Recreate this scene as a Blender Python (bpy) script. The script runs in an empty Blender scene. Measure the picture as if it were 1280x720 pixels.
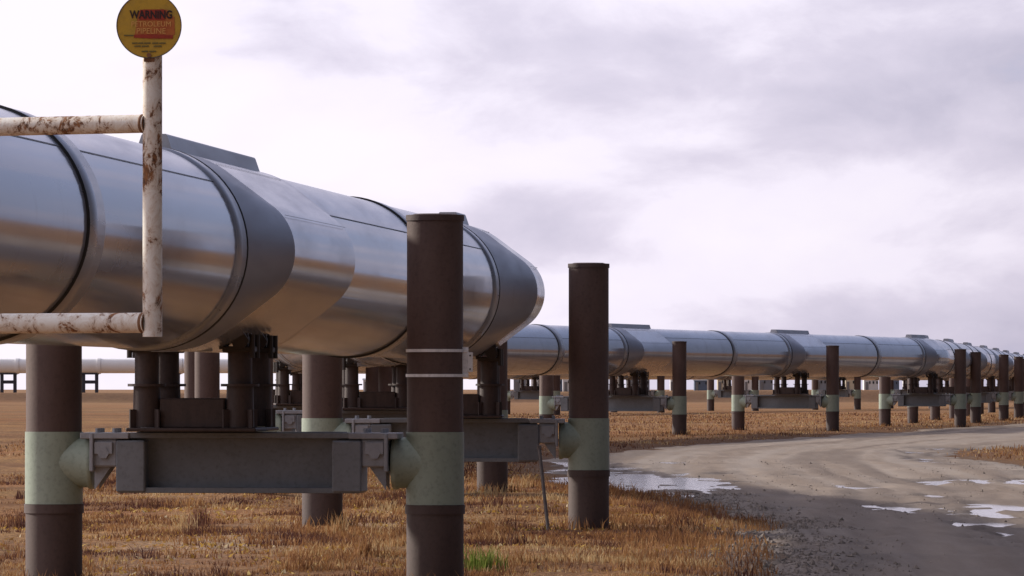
import bpy, bmesh, math, random
import numpy as np
from mathutils import Vector, Matrix
random.seed(4); rng = np.random.default_rng(7)
S = bpy.context.scene; COL = S.collection
R = math.radians; PI = math.pi
CAMZ = 1.72; F = 7000.0; HZ = 480.0
def at(u, v, d):                       # a point seen at photo pixel (u, v) standing d metres ahead
    return Vector(((u-640)/F*d, d, CAMZ+(HZ-v)/F*d))

# ---------------------------------------------------------------- mesh builder
class MB:
    def __init__(s): s.v=[]; s.f=[]; s.sm=[]; s.mi=[]
    def add(s, verts, faces, smooth=False, mi=0):
        o=len(s.v); s.v += [tuple(p) for p in verts]
        for f in faces: s.f.append([i+o for i in f]); s.sm.append(smooth); s.mi.append(mi)
    def box(s, c, size, rot=0.0, bev=0.0, mi=0, M=None):
        bm=bmesh.new(); bmesh.ops.create_cube(bm, size=1.0)
        for v in bm.verts: v.co = Vector((v.co.x*size[0], v.co.y*size[1], v.co.z*size[2]))
        if bev>0: bmesh.ops.bevel(bm, geom=list(bm.edges), offset=bev, segments=1, affect='EDGES')
        T = Matrix.Translation(Vector(c)) @ (M if M is not None else Matrix.Rotation(rot,4,'Z'))
        bm.verts.index_update()
        s.add([T@v.co for v in bm.verts], [[v.index for v in f.verts] for f in bm.faces], False, mi); bm.free()
    def tube(s, p0, p1, r0, r1=None, seg=24, caps=True, mi=0, smooth=True):
        p0=Vector(p0); p1=Vector(p1); r1 = r0 if r1 is None else r1
        z=(p1-p0).normalized(); a = Vector((0,0,1)) if abs(z.z)<.9 else Vector((1,0,0))
        x=z.cross(a).normalized(); y=z.cross(x)
        A=[p0+(x*math.cos(t)+y*math.sin(t))*r0 for t in [2*PI*i/seg for i in range(seg)]]
        B=[p1+(x*math.cos(t)+y*math.sin(t))*r1 for t in [2*PI*i/seg for i in range(seg)]]
        s.add(A+B, [[i,i+seg,(i+1)%seg+seg,(i+1)%seg] for i in range(seg)], smooth, mi)
        if caps:
            s.add(A, [list(range(seg))], False, mi); s.add(B, [list(range(seg))[::-1]], False, mi)
    def loft(s, rings, smooth=True, mi=0, closed=True):
        n=len(rings[0]); V=[p for r in rings for p in r]; Fs=[]
        for k in range(len(rings)-1):
            for i in range(n if closed else n-1):
                j=(i+1)%n; Fs.append([k*n+i, k*n+j, (k+1)*n+j, (k+1)*n+i])
        s.add(V, Fs, smooth, mi)
    def mesh(s, name, mats, off=(0,0,0)):
        me=bpy.data.meshes.new(name); o=Vector(off)
        me.from_pydata([tuple(Vector(p)-o) for p in s.v], [], s.f)
        me.polygons.foreach_set('use_smooth', s.sm); me.polygons.foreach_set('material_index', s.mi)
        for m in (mats if isinstance(mats,(list,tuple)) else [mats]): me.materials.append(m)
        bm=bmesh.new(); bm.from_mesh(me); bmesh.ops.recalc_face_normals(bm, faces=bm.faces); bm.to_mesh(me); bm.free()
        me.update(); return me

def link(name, me, parent=None, loc=(0,0,0), rz=0.0):
    o=bpy.data.objects.new(name, me); COL.objects.link(o)
    o.location=loc; o.rotation_euler=(0,0,rz)
    if parent is not None: o.parent=parent
    return o
def tag(o, label=None, cat=None, group=None, kind=None):
    if label: o['label']=label
    if cat: o['category']=cat
    if group: o['group']=group
    if kind: o['kind']=kind
    return o
def thing(name, label, cat, loc=(0,0,0), rz=0.0, group=None):
    return tag(link(name, None, None, loc, rz), label, cat, group)

# ---------------------------------------------------------------- materials
def mat(name, base=(.5,.5,.5), rough=.6, metal=0.0):
    m=bpy.data.materials.new(name); m.use_nodes=True; nt=m.node_tree
    b=nt.nodes['Principled BSDF']; b.inputs['Base Color'].default_value=(*base,1)
    b.inputs['Roughness'].default_value=rough; b.inputs['Metallic'].default_value=metal
    return m, nt, b
def N(nt, t, **k):
    n=nt.nodes.new(t)
    for a,b in k.items(): setattr(n,a,b)
    return n
def noise(nt, scale, detail=4, rough=.55, stretch=(1,1,1), coord='Object', dist=0.0):
    tc=N(nt,'ShaderNodeTexCoord'); mp=N(nt,'ShaderNodeMapping'); mp.inputs['Scale'].default_value=stretch
    nz=N(nt,'ShaderNodeTexNoise'); nz.inputs['Scale'].default_value=scale; nz.inputs['Detail'].default_value=detail
    nz.inputs['Roughness'].default_value=rough; nz.inputs['Distortion'].default_value=dist
    nt.links.new(tc.outputs[coord], mp.inputs['Vector']); nt.links.new(mp.outputs[0], nz.inputs['Vector'])
    return nz.outputs['Fac']
def ramp(nt, fac, stops):
    r=N(nt,'ShaderNodeValToRGB'); e=r.color_ramp.elements
    e[0].position=stops[0][0]; e[1].position=stops[-1][0]
    def c4(c): return (c,c,c,1) if not isinstance(c,(tuple,list)) else (*c,1)
    e[0].color=c4(stops[0][1]); e[1].color=c4(stops[-1][1])
    for p,c in stops[1:-1]:
        x=e.new(p); x.color=c4(c)
    nt.links.new(fac, r.inputs[0]); return r.outputs[0]
def mixc(nt, fac, a, b, mode='MIX'):
    n=N(nt,'ShaderNodeMix', data_type='RGBA', blend_type=mode)
    for i,x in ((0,fac),(6,a),(7,b)):
        if hasattr(x,'is_output'): nt.links.new(x, n.inputs[i])
        else: n.inputs[i].default_value = x if i==0 else (*x,1)
    return n.outputs[2]
def mth(nt, op, a, b=0.0, clamp=False):
    n=N(nt,'ShaderNodeMath', operation=op, use_clamp=clamp)
    for i,x in enumerate((a,b)):
        if hasattr(x,'is_output'): nt.links.new(x, n.inputs[i])
        else: n.inputs[i].default_value=x
    return n.outputs[0]
def bump(nt, b, h, strength, dist=.02):
    n=N(nt,'ShaderNodeBump'); n.inputs['Strength'].default_value=strength; n.inputs['Distance'].default_value=dist
    nt.links.new(h, n.inputs['Height']); nt.links.new(n.outputs[0], b.inputs['Normal'])
def attr(nt, name):
    n=N(nt,'ShaderNodeAttribute'); n.attribute_name=name; return n
def randn(nt): return N(nt,'ShaderNodeObjectInfo').outputs['Random']

M={}
def cladding(name, base, rlo, rhi, bs, metal=1.0):
    m,nt,b=mat(name, base, rlo, metal)
    n1=noise(nt, .6, 4, .5, (1,.2,1)); n2=noise(nt, 3.5, 4, .55, (1,.12,1))
    col=mixc(nt, ramp(nt, n1, [(.35,0),(.7,1)]), tuple(c*.84 for c in base), tuple(min(1,c*1.08) for c in base))
    col=mixc(nt, ramp(nt, n2, [(.55,0),(.8,.35)]), col, (base[0]*.6,base[1]*.56,base[2]*.52))
    n3=noise(nt, 1.6, 7, .7, (1,1,.5)); col=mixc(nt, ramp(nt, n3, [(.54,0),(.72,.45)]), col, (base[0]*.5,base[1]*.46,base[2]*.42))
    nt.links.new(col, b.inputs['Base Color'])
    nt.links.new(ramp(nt, n2, [(.3,rlo),(.75,rhi)]), b.inputs['Roughness'])
    w=noise(nt, .5, 1.5, .45, (1,.3,1)); w2=noise(nt, 2.6, 1, .4, (1,.3,1))
    bump(nt, b, mth(nt,'ADD', w, mth(nt,'MULTIPLY', w2, .05)), bs, .06)
    return m
M['clad']=cladding('sheet_metal_cladding', (.40,.43,.505), .09, .2, .10, .38)
M['cladtop']=cladding('upper_sheet_cladding', (.40,.44,.53), .15, .25, .05, .5)
M['panel']=cladding('cover_panel_metal', (.40,.425,.50), .13, .26, .12, .4)
M['band']=cladding('band_metal', (.36,.375,.425), .22, .38, .08, .5)
M['dull']=cladding('dull_galvanised', (.31,.33,.395), .34, .5, .10, .4)
M['plate']=cladding('ridge_plate_metal', (.42,.43,.47), .35, .5, .08, .4)
M['seam'],_,_=mat('seam_sealant', (.012,.012,.013), .5)

def paint(name, base, dark, rough=.55, sc=3.0, streak=(4,4,.5), amt=(.45,.7), spec=.4):
    m,nt,b=mat(name, base, rough); b.inputs['Specular IOR Level'].default_value=spec
    f=ramp(nt, noise(nt, sc, 6, .65, streak), [(amt[0],0),(amt[1],1)])
    c=mixc(nt, f, base, dark)
    c=mixc(nt, mth(nt,'MULTIPLY', randn(nt), .35), c, dark)
    c=mixc(nt, ramp(nt, noise(nt, 28, 3), [(.5,0),(.85,.5)]), c, tuple(x*.55 for x in dark))
    nt.links.new(c, b.inputs['Base Color'])
    bump(nt, b, noise(nt, 40, 4), .12, .01)
    return m
M['post']=paint('weathered_brown_steel', (.125,.08,.068), (.07,.041,.035), .62, 1.6, (1.5,1.5,.7), (.35,.75))
M['postlow']=paint('lower_brown_steel', (.10,.067,.058), (.055,.034,.031), .62, 1.6, (1.5,1.5,.7), (.35,.75))
M['collar']=paint('pale_green_paint', (.34,.40,.325), (.23,.275,.22), .5, 2.0, (2,2,1), (.45,.85), .3)
nt=M['collar'].node_tree; b=nt.nodes['Principled BSDF']; src=b.inputs['Base Color'].links[0].from_socket
rs=ramp(nt, mth(nt,'ADD', noise(nt,2.2,5,.6,(1,1,.35)), mth(nt,'MULTIPLY', noise(nt,22,5,.7,(1,1,.3)), .35)), [(.78,0),(.92,.85)])
nt.links.new(mixc(nt, rs, src, (.10,.065,.045)), b.inputs['Base Color'])
M['beam']=paint('grey_beam_paint', (.20,.215,.235), (.14,.148,.16), .5, 2.0, (1,1,1))
M['beamlight']=paint('grey_bracket_paint', (.35,.365,.40), (.24,.25,.27), .5, 2.0, (1,1,1))
M['shoe']=paint('brown_shoe_steel', (.075,.05,.045), (.04,.028,.026), .6)
M['dark']=paint('dark_clamp_steel', (.03,.028,.028), (.05,.033,.026), .5)
M['silver']=paint('silver_band', (.85,.85,.86), (.6,.59,.57), .3)
M['stake']=paint('grey_stake', (.15,.13,.12), (.09,.07,.06), .6)
def whitepaint():
    m,nt,b=mat('rusty_white_paint', (.78,.755,.69), .45)
    n=noise(nt, 15, 10, .78, (1,1,.7), dist=.6); big=noise(nt, 3.0, 2)
    f=ramp(nt, mth(nt,'ADD', n, mth(nt,'MULTIPLY', big, .42)), [(.735,0),(.785,1)])
    halo=ramp(nt, mth(nt,'ADD', n, mth(nt,'MULTIPLY', big, .42)), [(.61,0),(.79,.75)])
    rust=mixc(nt, ramp(nt, noise(nt, 45, 4), [(.4,0),(.65,1)]), (.27,.115,.042), (.075,.034,.02))
    c=mixc(nt, halo, (.78,.755,.69), (.50,.345,.22)); c=mixc(nt, f, c, rust)
    nt.links.new(c, b.inputs['Base Color'])
    nt.links.new(mth(nt,'ADD', .42, mth(nt,'MULTIPLY', f, .4)), b.inputs['Roughness'])
    bump(nt, b, mth(nt,'ADD', noise(nt, 30, 4), mth(nt,'MULTIPLY', f, -.6)), .3, .004)
    return m
M['white']=whitepaint()
M['weld']=paint('rusty_weld', (.26,.13,.065), (.12,.055,.03), .8, 12, (1,1,1))
M['syellow']=paint('sign_yellow', (.60,.37,.035), (.38,.25,.06), .45, 6, (1,1,1))
M['sorange']=paint('sign_faded_orange', (.50,.17,.04), (.42,.075,.03), .45, 9, (1,1,1))
M['sred']=paint('sign_red', (.42,.05,.025), (.30,.04,.02), .45, 6, (1,1,1))
M['sblack'],_,_=mat('sign_black', (.03,.012,.012), .5)
M['spale'],_,_=mat('sign_pale_letters', (.72,.38,.11), .5)
M['sfade'],_,_=mat('sign_faded_print', (.15,.12,.035), .5)
M['rim'],_,_=mat('sign_edge', (.12,.11,.11), .5, .5)
M['pwhite']=paint('white_pipe_paint', (.90,.90,.90), (.84,.83,.82), .3, .4, (1,1,1))
M['pleg']=paint('dark_blue_steel', (.045,.05,.075), (.03,.033,.05), .5)
M['bwhite']=paint('white_wall_cladding', (.72,.72,.72), (.6,.6,.6), .6, .5, (1,1,1))
M['bcream']=paint('cream_wall_cladding', (.6,.53,.40), (.5,.45,.34), .6, .5, (1,1,1))
M['bgrey']=paint('grey_wall_cladding', (.24,.26,.30), (.19,.2,.23), .6, .5, (1,1,1))
M['bblue']=paint('blue_wall_cladding', (.12,.16,.24), (.1,.13,.19), .6, .5, (1,1,1))
M['broof']=paint('dull_roof_metal', (.2,.2,.21), (.15,.15,.16), .5, .5, (1,1,1))
M['glass'],_,_=mat('dark_window_glass', (.02,.025,.03), .1)

# ---------------------------------------------------------------- terrain
ROAD=[(-6,-12),(-1.2,5),(1.0,20),(2.1,35),(2.6,50),(2.75,58),(3.1,68),(2.95,76),(2.6,85),(1.9,92),(1.15,100),(.62,112),(.75,124),
      (2.3,134),(5.0,157),(9.1,176),(15,206),(22,240),(30,275),(52,352),(120,560),(135,556),(62,330),(42,268),(28,216),(19,176),(14.4,153),(12.2,146.5),
      (10.9,138),(10.2,127),(10.25,112),(12,90),(14,60),(15,30),(16,-12)]
def road_sd(x, y):                                     # signed distance to the road edge, negative on the road
    P=np.array(ROAD,float); Q=np.roll(P,-1,0); best=np.full(x.shape,1e9); ins=np.zeros(x.shape,bool)
    for (ax,ay),(bx,by) in zip(P,Q):
        dx,dy=bx-ax,by-ay; t=np.clip(((x-ax)*dx+(y-ay)*dy)/(dx*dx+dy*dy),0,1)
        best=np.minimum(best,np.hypot(x-ax-t*dx,y-ay-t*dy))
        c=((ay>y)!=(by>y)); xi=ax+(y-ay)/(dy if dy else 1e-9)*dx; ins^=(c&(x<xi))
    return np.where(ins,-best,best)
_tab=np.random.default_rng(3).random((256,256))
def vn(x, y, sc, s=0):                                 # value noise in -1..1
    x=np.asarray(x)*sc+s*17.3; y=np.asarray(y)*sc+s*9.1
    xi=np.floor(x).astype(int); yi=np.floor(y).astype(int); fx=x-xi; fy=y-yi
    fx=fx*fx*(3-2*fx); fy=fy*fy*(3-2*fy); g=lambda a,b:_tab[a&255,b&255]
    return 2*((g(xi,yi)*(1-fx)+g(xi+1,yi)*fx)*(1-fy)+(g(xi,yi+1)*(1-fx)+g(xi+1,yi+1)*fx)*fy)-1
def fb(x,y,sc,s=0,o=4):
    return sum(vn(x,y,sc*2**k,s+k)*.5**k for k in range(o))
def sst(a,b,x): t=np.clip((x-a)/(b-a),0,1); return t*t*(3-2*t)
def edge_sd(x,y): return road_sd(x,y)+.35*fb(x,y,.45,5,4)
def base_z(x,y):
    far=1-sst(350,900,np.hypot(x,y))
    return .035*fb(x,y,.08,2,3)*far - 1.45e-7*(x*x+y*y)
def ground_z(x,y,sd=None):
    sd=edge_sd(x,y) if sd is None else sd
    near=1-sst(200,320,y)
    z=base_z(x,y)+.06*sst(-.1,1.6,sd)*near -.09*(1-sst(-1.4,-.1,sd))*near
    z=z+near*sst(.3,1.5,sd)*(.035*fb(x,y,.9,9,4)+.02*fb(x,y,.25,3,2))-.05*(1-sst(47,56,y))
    h=.95+.28*sst(-15,30,x)+.12*vn(x,y*0,.03,4)
    z=z+h*sst(533,544,y+3*vn(x,y*0,.05,8))*(1-sst(552,620,y))
    return z
def axis_pts(lo,hi,step,far,growth=1.16):
    a=list(np.arange(lo,hi+1e-6,step)); s=step
    while a[-1]<far: s*=growth; a.append(a[-1]+s)
    s=step; b=[lo]
    while b[-1]>-far: s*=growth; b.append(b[-1]-s)
    return np.array(b[::-1][:-1]+a)
def sheet(name, xs, ys, zf, mats, attrs, keep=None):
    X,Y=np.meshgrid(xs,ys); sd=edge_sd(X,Y); Z=zf(X,Y,sd); n=len(xs); m=len(ys)
    co=np.stack([X,Y,Z],-1).reshape(-1,3)
    i=np.arange(n*m).reshape(m,n); q=np.stack([i[:-1,:-1],i[:-1,1:],i[1:,1:],i[1:,:-1]],-1).reshape(-1,4)
    if keep is not None:
        k=keep(X,Y,sd).reshape(-1); q=q[k[q].any(1)]
        used=np.zeros(n*m,bool); used[q.ravel()]=True; new=np.cumsum(used)-1; q=new[q]
    else: used=np.ones(n*m,bool)
    co=co[used]
    me=bpy.data.meshes.new(name); me.vertices.add(len(co)); me.vertices.foreach_set('co',co.astype(np.float32).ravel())
    me.loops.add(q.size); me.loops.foreach_set('vertex_index',q.ravel().astype(np.int32))
    me.polygons.add(len(q)); me.polygons.foreach_set('loop_start',np.arange(0,q.size,4,dtype=np.int32))
    me.polygons.foreach_set('use_smooth',np.ones(len(q),bool))
    for an,fn in attrs.items():
        a=me.attributes.new(an,'FLOAT','POINT'); a.data.foreach_set('value',np.clip(fn(X,Y,sd),0,1).reshape(-1)[used].astype(np.float32))
    me.materials.append(mats); me.update(calc_edges=True)
    return me

def ground_mat():
    m,nt,b=mat('tundra_ground', (.2,.12,.06), .95); b.inputs['Specular IOR Level'].default_value=.05
    n1=noise(nt,.22,6,.6); n2=noise(nt,1.7,6,.65); n3=noise(nt,.05,5,.6,(.5,1,1)); n5=noise(nt,.11,5,.6,(.6,1,1)); n6=noise(nt,.5,5,.6,(1,.25,1)); n4=noise(nt,16,4,.6)
    c=mixc(nt, ramp(nt,n1,[(.36,0),(.64,1)]), (.25,.128,.062), (.38,.215,.10))
    c=mixc(nt, ramp(nt,n2,[(.48,0),(.68,.85)]), c, (.125,.072,.05))
    c=mixc(nt, ramp(nt,n3,[(.42,0),(.62,.7)]), c, (.40,.18,.072))
    c=mixc(nt, ramp(nt,n5,[(.52,0),(.66,.75)]), c, (.43,.26,.105))
    c=mixc(nt, ramp(nt,n5,[(.34,.8),(.46,0)]), c, (.18,.088,.042))
    c=mixc(nt, ramp(nt,n6,[(.5,0),(.7,.6)]), c, (.15,.10,.062))
    c=mixc(nt, ramp(nt,n6,[(.3,.5),(.45,0)]), c, (.37,.25,.13))
    c=mixc(nt, ramp(nt,n4,[(.42,.6),(.6,0)]), c, (.10,.055,.032))
    c=mixc(nt, ramp(nt,n4,[(.58,0),(.72,.5)]), c, (.42,.29,.13))
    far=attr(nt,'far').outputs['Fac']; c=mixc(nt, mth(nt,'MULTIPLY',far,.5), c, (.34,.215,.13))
    sh=mth(nt,'MULTIPLY',attr(nt,'shoulder').outputs['Fac'], ramp(nt,n2,[(.3,1),(.7,.5)]))
    c=mixc(nt, sh, c, (.10,.056,.036))
    soil=mth(nt,'MULTIPLY',attr(nt,'soil').outputs['Fac'], ramp(nt,n2,[(.35,1),(.65,.65)]))
    grit=mixc(nt, ramp(nt,noise(nt,9,5,.7),[(.42,0),(.66,1)]), (.05,.04,.034), (.2,.17,.145))
    c=mixc(nt, soil, c, grit)
    c=mixc(nt, mth(nt,'MULTIPLY',attr(nt,'litter').outputs['Fac'], ramp(nt,noise(nt,13,5,.7),[(.45,0),(.6,1)])), c, (.40,.345,.28))
    nt.links.new(c,b.inputs['Base Color'])
    bump(nt,b,mth(nt,'ADD',n2,mth(nt,'MULTIPLY',n4,.4)),.9,.09)
    return m
def blob(x,y,cx,cy,rx,ry): return np.exp(-((x-cx)/rx)**2-((y-cy)/ry)**2)
gx=axis_pts(-14,34,.5,9000); gy=axis_pts(30,262,.5,9000); gy=np.unique(np.concatenate([gy,np.arange(515,640,2.5)]))
gx=gx[(np.abs(gx)<9000)]
me=sheet('ground', gx, gy, lambda x,y,sd: ground_z(x,y,sd), ground_mat(), {
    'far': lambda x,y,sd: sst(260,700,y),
    'shoulder': lambda x,y,sd: np.where(y>96, np.exp(-(np.maximum(sd,0)/4.2)**2)*sst(96,125,y)*(1-sst(300,400,y)),0)
                 +.9*sst(528,538,y)*(1-sst(541,546,y)) ,
    'soil': lambda x,y,sd: (1-sst(.1,1.0,sd+.5*fb(x,y,1.1,21,3)))*(1-sst(80,96,y)) + .55*(1-sst(0,.5,sd))*sst(80,96,y),
    'litter': lambda x,y,sd: .95*blob(x,y,-2.9,57.5,.8,3.5)+.6*blob(x,y,-1.6,66,1.2,3)+.35*blob(x,y,-3.6,49,1.5,3)})
tag(link('ground',me),kind='structure')

# road ------------------------------------------------------------
WET=[(2.0,104,1.1,16),(1.35,115,.55,10),(2.9,93,.7,4.5),(4.0,106.5,.45,1.3),(4.4,105.2,.4,1.0),(5.3,104.5,.45,1.0),(5.9,93.5,.35,1.7),(6.5,86,.3,2.2),(6.95,79,.42,3.2),(6.2,74,.5,3.5),(5.85,69,.45,3),(5.7,64.5,.35,3),(5.3,60,.3,2.5),(5.4,78,.3,3),(4.6,88,.3,2),
     (9.35,128,.28,8),(10.0,139,.4,7),(11.4,148,.8,4),(7.6,99,.8,2.2),(8.7,101,.9,2.4)]
def wetf(x,y):
    w=np.zeros_like(x)
    for cx,cy,rx,ry in WET: w=np.maximum(w,blob(x,y,cx,cy,rx,ry))
    return w
def road_z(x,y,sd):
    near=1-sst(200,320,y)
    z=base_z(x,y)+.03+(1-near)*.1-.2*sst(-.25,.7,sd)
    z=z+near*(-.03*np.clip(tracks(x,y),0,1)*(1-sst(100,130,y))+.020*fb(x,y,.5,31,3)+(.010+.045*np.clip(wetf(x,y)*1.6,0,1))*fb(x,y*.3,3.6,33,4))
    return z-near*(.075*wetf(x,y))
def tdist(x,y):                                      # wheel paths follow the bend
    P=np.array([(3.2,30),(3.6,45),(4.6,60),(5.6,75),(6.4,90),(6.4,108),(6.9,125),(8.2,142),(11,160),(16.5,187),(26,232)])
    best=np.full(x.shape,1e9)
    for a,c in zip(P[:-1],P[1:]):
        d=c-a; t=np.clip(((x-a[0])*d[0]+(y-a[1])*d[1])/(d@d),0,1); best=np.minimum(best,np.hypot(x-a[0]-t*d[0],y-a[1]-t*d[1]))
    return best
def streaks(x,y):
    b=tdist(x,y); return .5+.75*fb(b,y*.012,1.7,57,4)
def tracks(x,y):
    best=tdist(x,y)
    return .9*np.exp(-((best-.8)/.2)**2)+.7*np.exp(-((best-1.9)/.16)**2)+.6*np.exp(-((best-.25)/.12)**2)+.6*np.exp(-((best-3.1)/.25)**2)
def road_mat():
    m,nt,b=mat('gravel_road', (.3,.25,.2), .9); b.inputs['Specular IOR Level'].default_value=.12
    n1=noise(nt,.45,6,.6,(1,.35,1)); n2=noise(nt,6,6,.7); n3=noise(nt,30,3,.6)
    c=mixc(nt, ramp(nt,n1,[(.35,0),(.68,1)]), (.215,.165,.126), (.295,.235,.185))
    ns=noise(nt,3.0,5,.65,(1,.06,1)); c=mixc(nt, ramp(nt,n2,[(.45,0),(.75,.6)]), c, (.20,.165,.14)); c=mixc(nt, ramp(nt,ns,[(.45,0),(.7,.7)]), c, (.19,.155,.13)); c=mixc(nt, ramp(nt,ns,[(.25,.6),(.42,0)]), c, (.34,.295,.255))
    c=mixc(nt, ramp(nt,n3,[(.58,0),(.75,.5)]), c, (.34,.295,.255))
    c=mixc(nt, mth(nt,'MULTIPLY',attr(nt,'track').outputs['Fac'],ramp(nt,n1,[(.3,.2),(.7,.75)])), c, (.36,.31,.265))
    sk=attr(nt,'streak').outputs['Fac']; c=mixc(nt, ramp(nt,sk,[(.55,0),(.95,.6)]), c, (.34,.295,.255)); c=mixc(nt, ramp(nt,sk,[(.05,.6),(.42,0)]), c, (.15,.118,.098))
    d=mth(nt,'MULTIPLY',attr(nt,'damp_shade').outputs['Fac'],ramp(nt,n2,[(.3,1),(.75,.72)]))
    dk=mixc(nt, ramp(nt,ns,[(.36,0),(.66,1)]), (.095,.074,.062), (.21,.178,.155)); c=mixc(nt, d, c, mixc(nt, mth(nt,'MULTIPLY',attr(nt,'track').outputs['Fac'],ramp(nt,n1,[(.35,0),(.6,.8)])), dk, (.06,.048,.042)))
    nt.links.new(c,b.inputs['Base Color'])
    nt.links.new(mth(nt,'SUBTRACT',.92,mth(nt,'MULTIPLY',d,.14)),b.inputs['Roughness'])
    bump(nt,b,mth(nt,'ADD',n2,mth(nt,'MULTIPLY',n3,.35)),.55,.035)
    return m
rx=np.concatenate([np.arange(-8,0,.5),np.arange(0,14.01,.14),axis_pts(14.5,36,.5,150)[axis_pts(14.5,36,.5,150)>14.3]])
ry=np.concatenate([np.arange(-12,44,1.0),np.arange(44,160,.25),np.arange(160,262,.5),np.arange(262,600,4)])
damp_shade=lambda x,y,sd: np.clip(.5*(1-sst(76,94,y+5*fb(x,y,.35,41,3)-1.2*np.maximum(4.5-x,0)))*(1-sst(5.2,7.2,x+.5*fb(x,y,.4,44,3)))*sst(30,46,y)  # near-road term: damp soil plus the pipe's shade painted into the colour
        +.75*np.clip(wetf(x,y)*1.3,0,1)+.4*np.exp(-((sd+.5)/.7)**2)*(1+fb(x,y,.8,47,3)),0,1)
me=sheet('road', rx, ry, road_z, road_mat(), {'damp_shade':damp_shade,'track':lambda x,y,sd: tracks(x,y),'streak':lambda x,y,sd: streaks(x,y)}, keep=lambda x,y,sd: sd<1.0)
tag(link('road',me),kind='structure')

# puddles: level water lying in the low spots of the road
m,nt,b=mat('muddy_water',(.30,.295,.305),.10); b.inputs['Specular IOR Level'].default_value=.5; b.inputs['IOR'].default_value=1.33
bump(nt,b,noise(nt,3.5,5,.65,(1,.3,1)),.35,.03); M['water']=m
def puddle(x0,x1,y0,y1,z):
    mb=MB(); xs=np.linspace(x0,x1,2); mb.add([(x0,y0,z),(x1,y0,z),(x1,y1,z),(x0,y1,z)],[[0,1,2,3]])
    return tag(link('water',mb.mesh('water',M['water'])),kind='structure')
PUD=[((.2,3.8,84,126),(.4,3.6,86,122)),((3.3,6.1,102,111),None),((5.0,9.9,56,102),None),((8.6,13,117,156),None)]
WZ=[-.002,-.016,-.026,-.016]
for (a,_),z in zip(PUD,WZ): puddle(*a,z)

# ---------------------------------------------------------------- grass
def blades(n, x0,x1,y0,y1, h, w, seed, tuft=10, dens=None, spread=.12, bankonly=False):
    r=np.random.default_rng(seed); nt_=n//tuft
    cx=r.uniform(x0,x1,nt_*3); cy=r.uniform(y0,y1,nt_*3)
    sd=edge_sd(cx,cy); k=(sd>.45+.5*r.random(len(cx)))
    dn=.55+.8*fb(cx,cy,.7,51,4); dn=dn*(1-.85*np.clip(blob(cx,cy,-2.9,57.5,.8,3.5)+.6*blob(cx,cy,-1.6,66,1.0,3)+.6*blob(cx,cy,-3.7,52,.7,2),0,1)); k&=(r.random(len(cx))<np.clip(dn,.05,1))
    cx=cx[k][:nt_]; cy=cy[k][:nt_]
    tone=np.clip(.45+.65*fb(cx,cy,.8,61,4)+r.normal(0,.2,len(cx)),0,1); hh=h*np.clip(.8+.8*fb(cx,cy,.9,71,3)+r.normal(0,.25,len(cx)),.2,2.6)
    cx=np.repeat(cx,tuft)+r.normal(0,spread,len(cx)*tuft); cy=np.repeat(cy,tuft)+r.normal(0,spread,len(cy)*tuft)
    tone=np.repeat(tone,tuft)+r.normal(0,.12,len(cx)); hh=np.repeat(hh,tuft)*r.uniform(.5,1.15,len(cx))
    return grow(cx,cy,hh,w*r.uniform(.6,1.3,len(cx)),tone,r)
def grow(cx,cy,hh,ww,tone,r,lean=.55):
    z=ground_z(cx,cy)-.01; a=r.uniform(0,2*PI,len(cx)); l=hh*lean*r.uniform(.2,1.2,len(cx)); la=r.uniform(0,2*PI,len(cx))
    dx=np.cos(a)*ww/2; dy=np.sin(a)*ww/2
    p0=np.stack([cx-dx,cy-dy,z],-1); p1=np.stack([cx+dx,cy+dy,z],-1)
    mx=cx+np.cos(la)*l*.35; my=cy+np.sin(la)*l*.35
    p2=np.stack([mx+dx*.7,my+dy*.7,z+hh*.6],-1); p3=np.stack([mx-dx*.7,my-dy*.7,z+hh*.6],-1)
    p4=np.stack([cx+np.cos(la)*l,cy+np.sin(la)*l,z+hh],-1)
    V=np.stack([p0,p1,p2,p3,p4],1).reshape(-1,3); T=np.repeat(np.clip(tone,0,1),5)
    return V,T
def grass_object(name, packs, material, label, cat):
    V=np.concatenate([p[0] for p in packs]); T=np.concatenate([p[1] for p in packs]); n=len(V)//5; o=np.arange(n)*5
    tri=np.stack([o,o+1,o+2, o,o+2,o+3, o+3,o+2,o+4],-1).reshape(-1,3)
    me=bpy.data.meshes.new(name); me.vertices.add(len(V)); me.vertices.foreach_set('co',V.astype(np.float32).ravel())
    me.loops.add(tri.size); me.loops.foreach_set('vertex_index',tri.ravel().astype(np.int32))
    me.polygons.add(len(tri)); me.polygons.foreach_set('loop_start',np.arange(0,tri.size,3,dtype=np.int32))
    a=me.attributes.new('tone','FLOAT','POINT'); a.data.foreach_set('value',T.astype(np.float32))
    me.materials.append(material); me.update(calc_edges=True)
    return tag(link(name,me),label,cat,kind='stuff')
def grass_mat(name, stops):
    m,nt,b=mat(name,(.3,.2,.1),.8); b.inputs['Specular IOR Level'].default_value=.08
    c=ramp(nt,attr(nt,'tone').outputs['Fac'],stops); nt.links.new(c,b.inputs['Base Color'])
    tr=N(nt,'ShaderNodeBsdfTranslucent'); nt.links.new(c,tr.inputs['Color'])
    mx=N(nt,'ShaderNodeMixShader'); mx.inputs[0].default_value=.3
    nt.links.new(b.outputs[0],mx.inputs[1]); nt.links.new(tr.outputs[0],mx.inputs[2])
    nt.links.new(mx.outputs[0],nt.nodes['Material Output'].inputs['Surface']); return m
gm=grass_mat('dry_tundra_grass',[(0,(.10,.045,.04)),(.3,(.24,.118,.056)),(.6,(.35,.18,.078)),(.85,(.45,.275,.125)),(1,(.55,.41,.23))])
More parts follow.
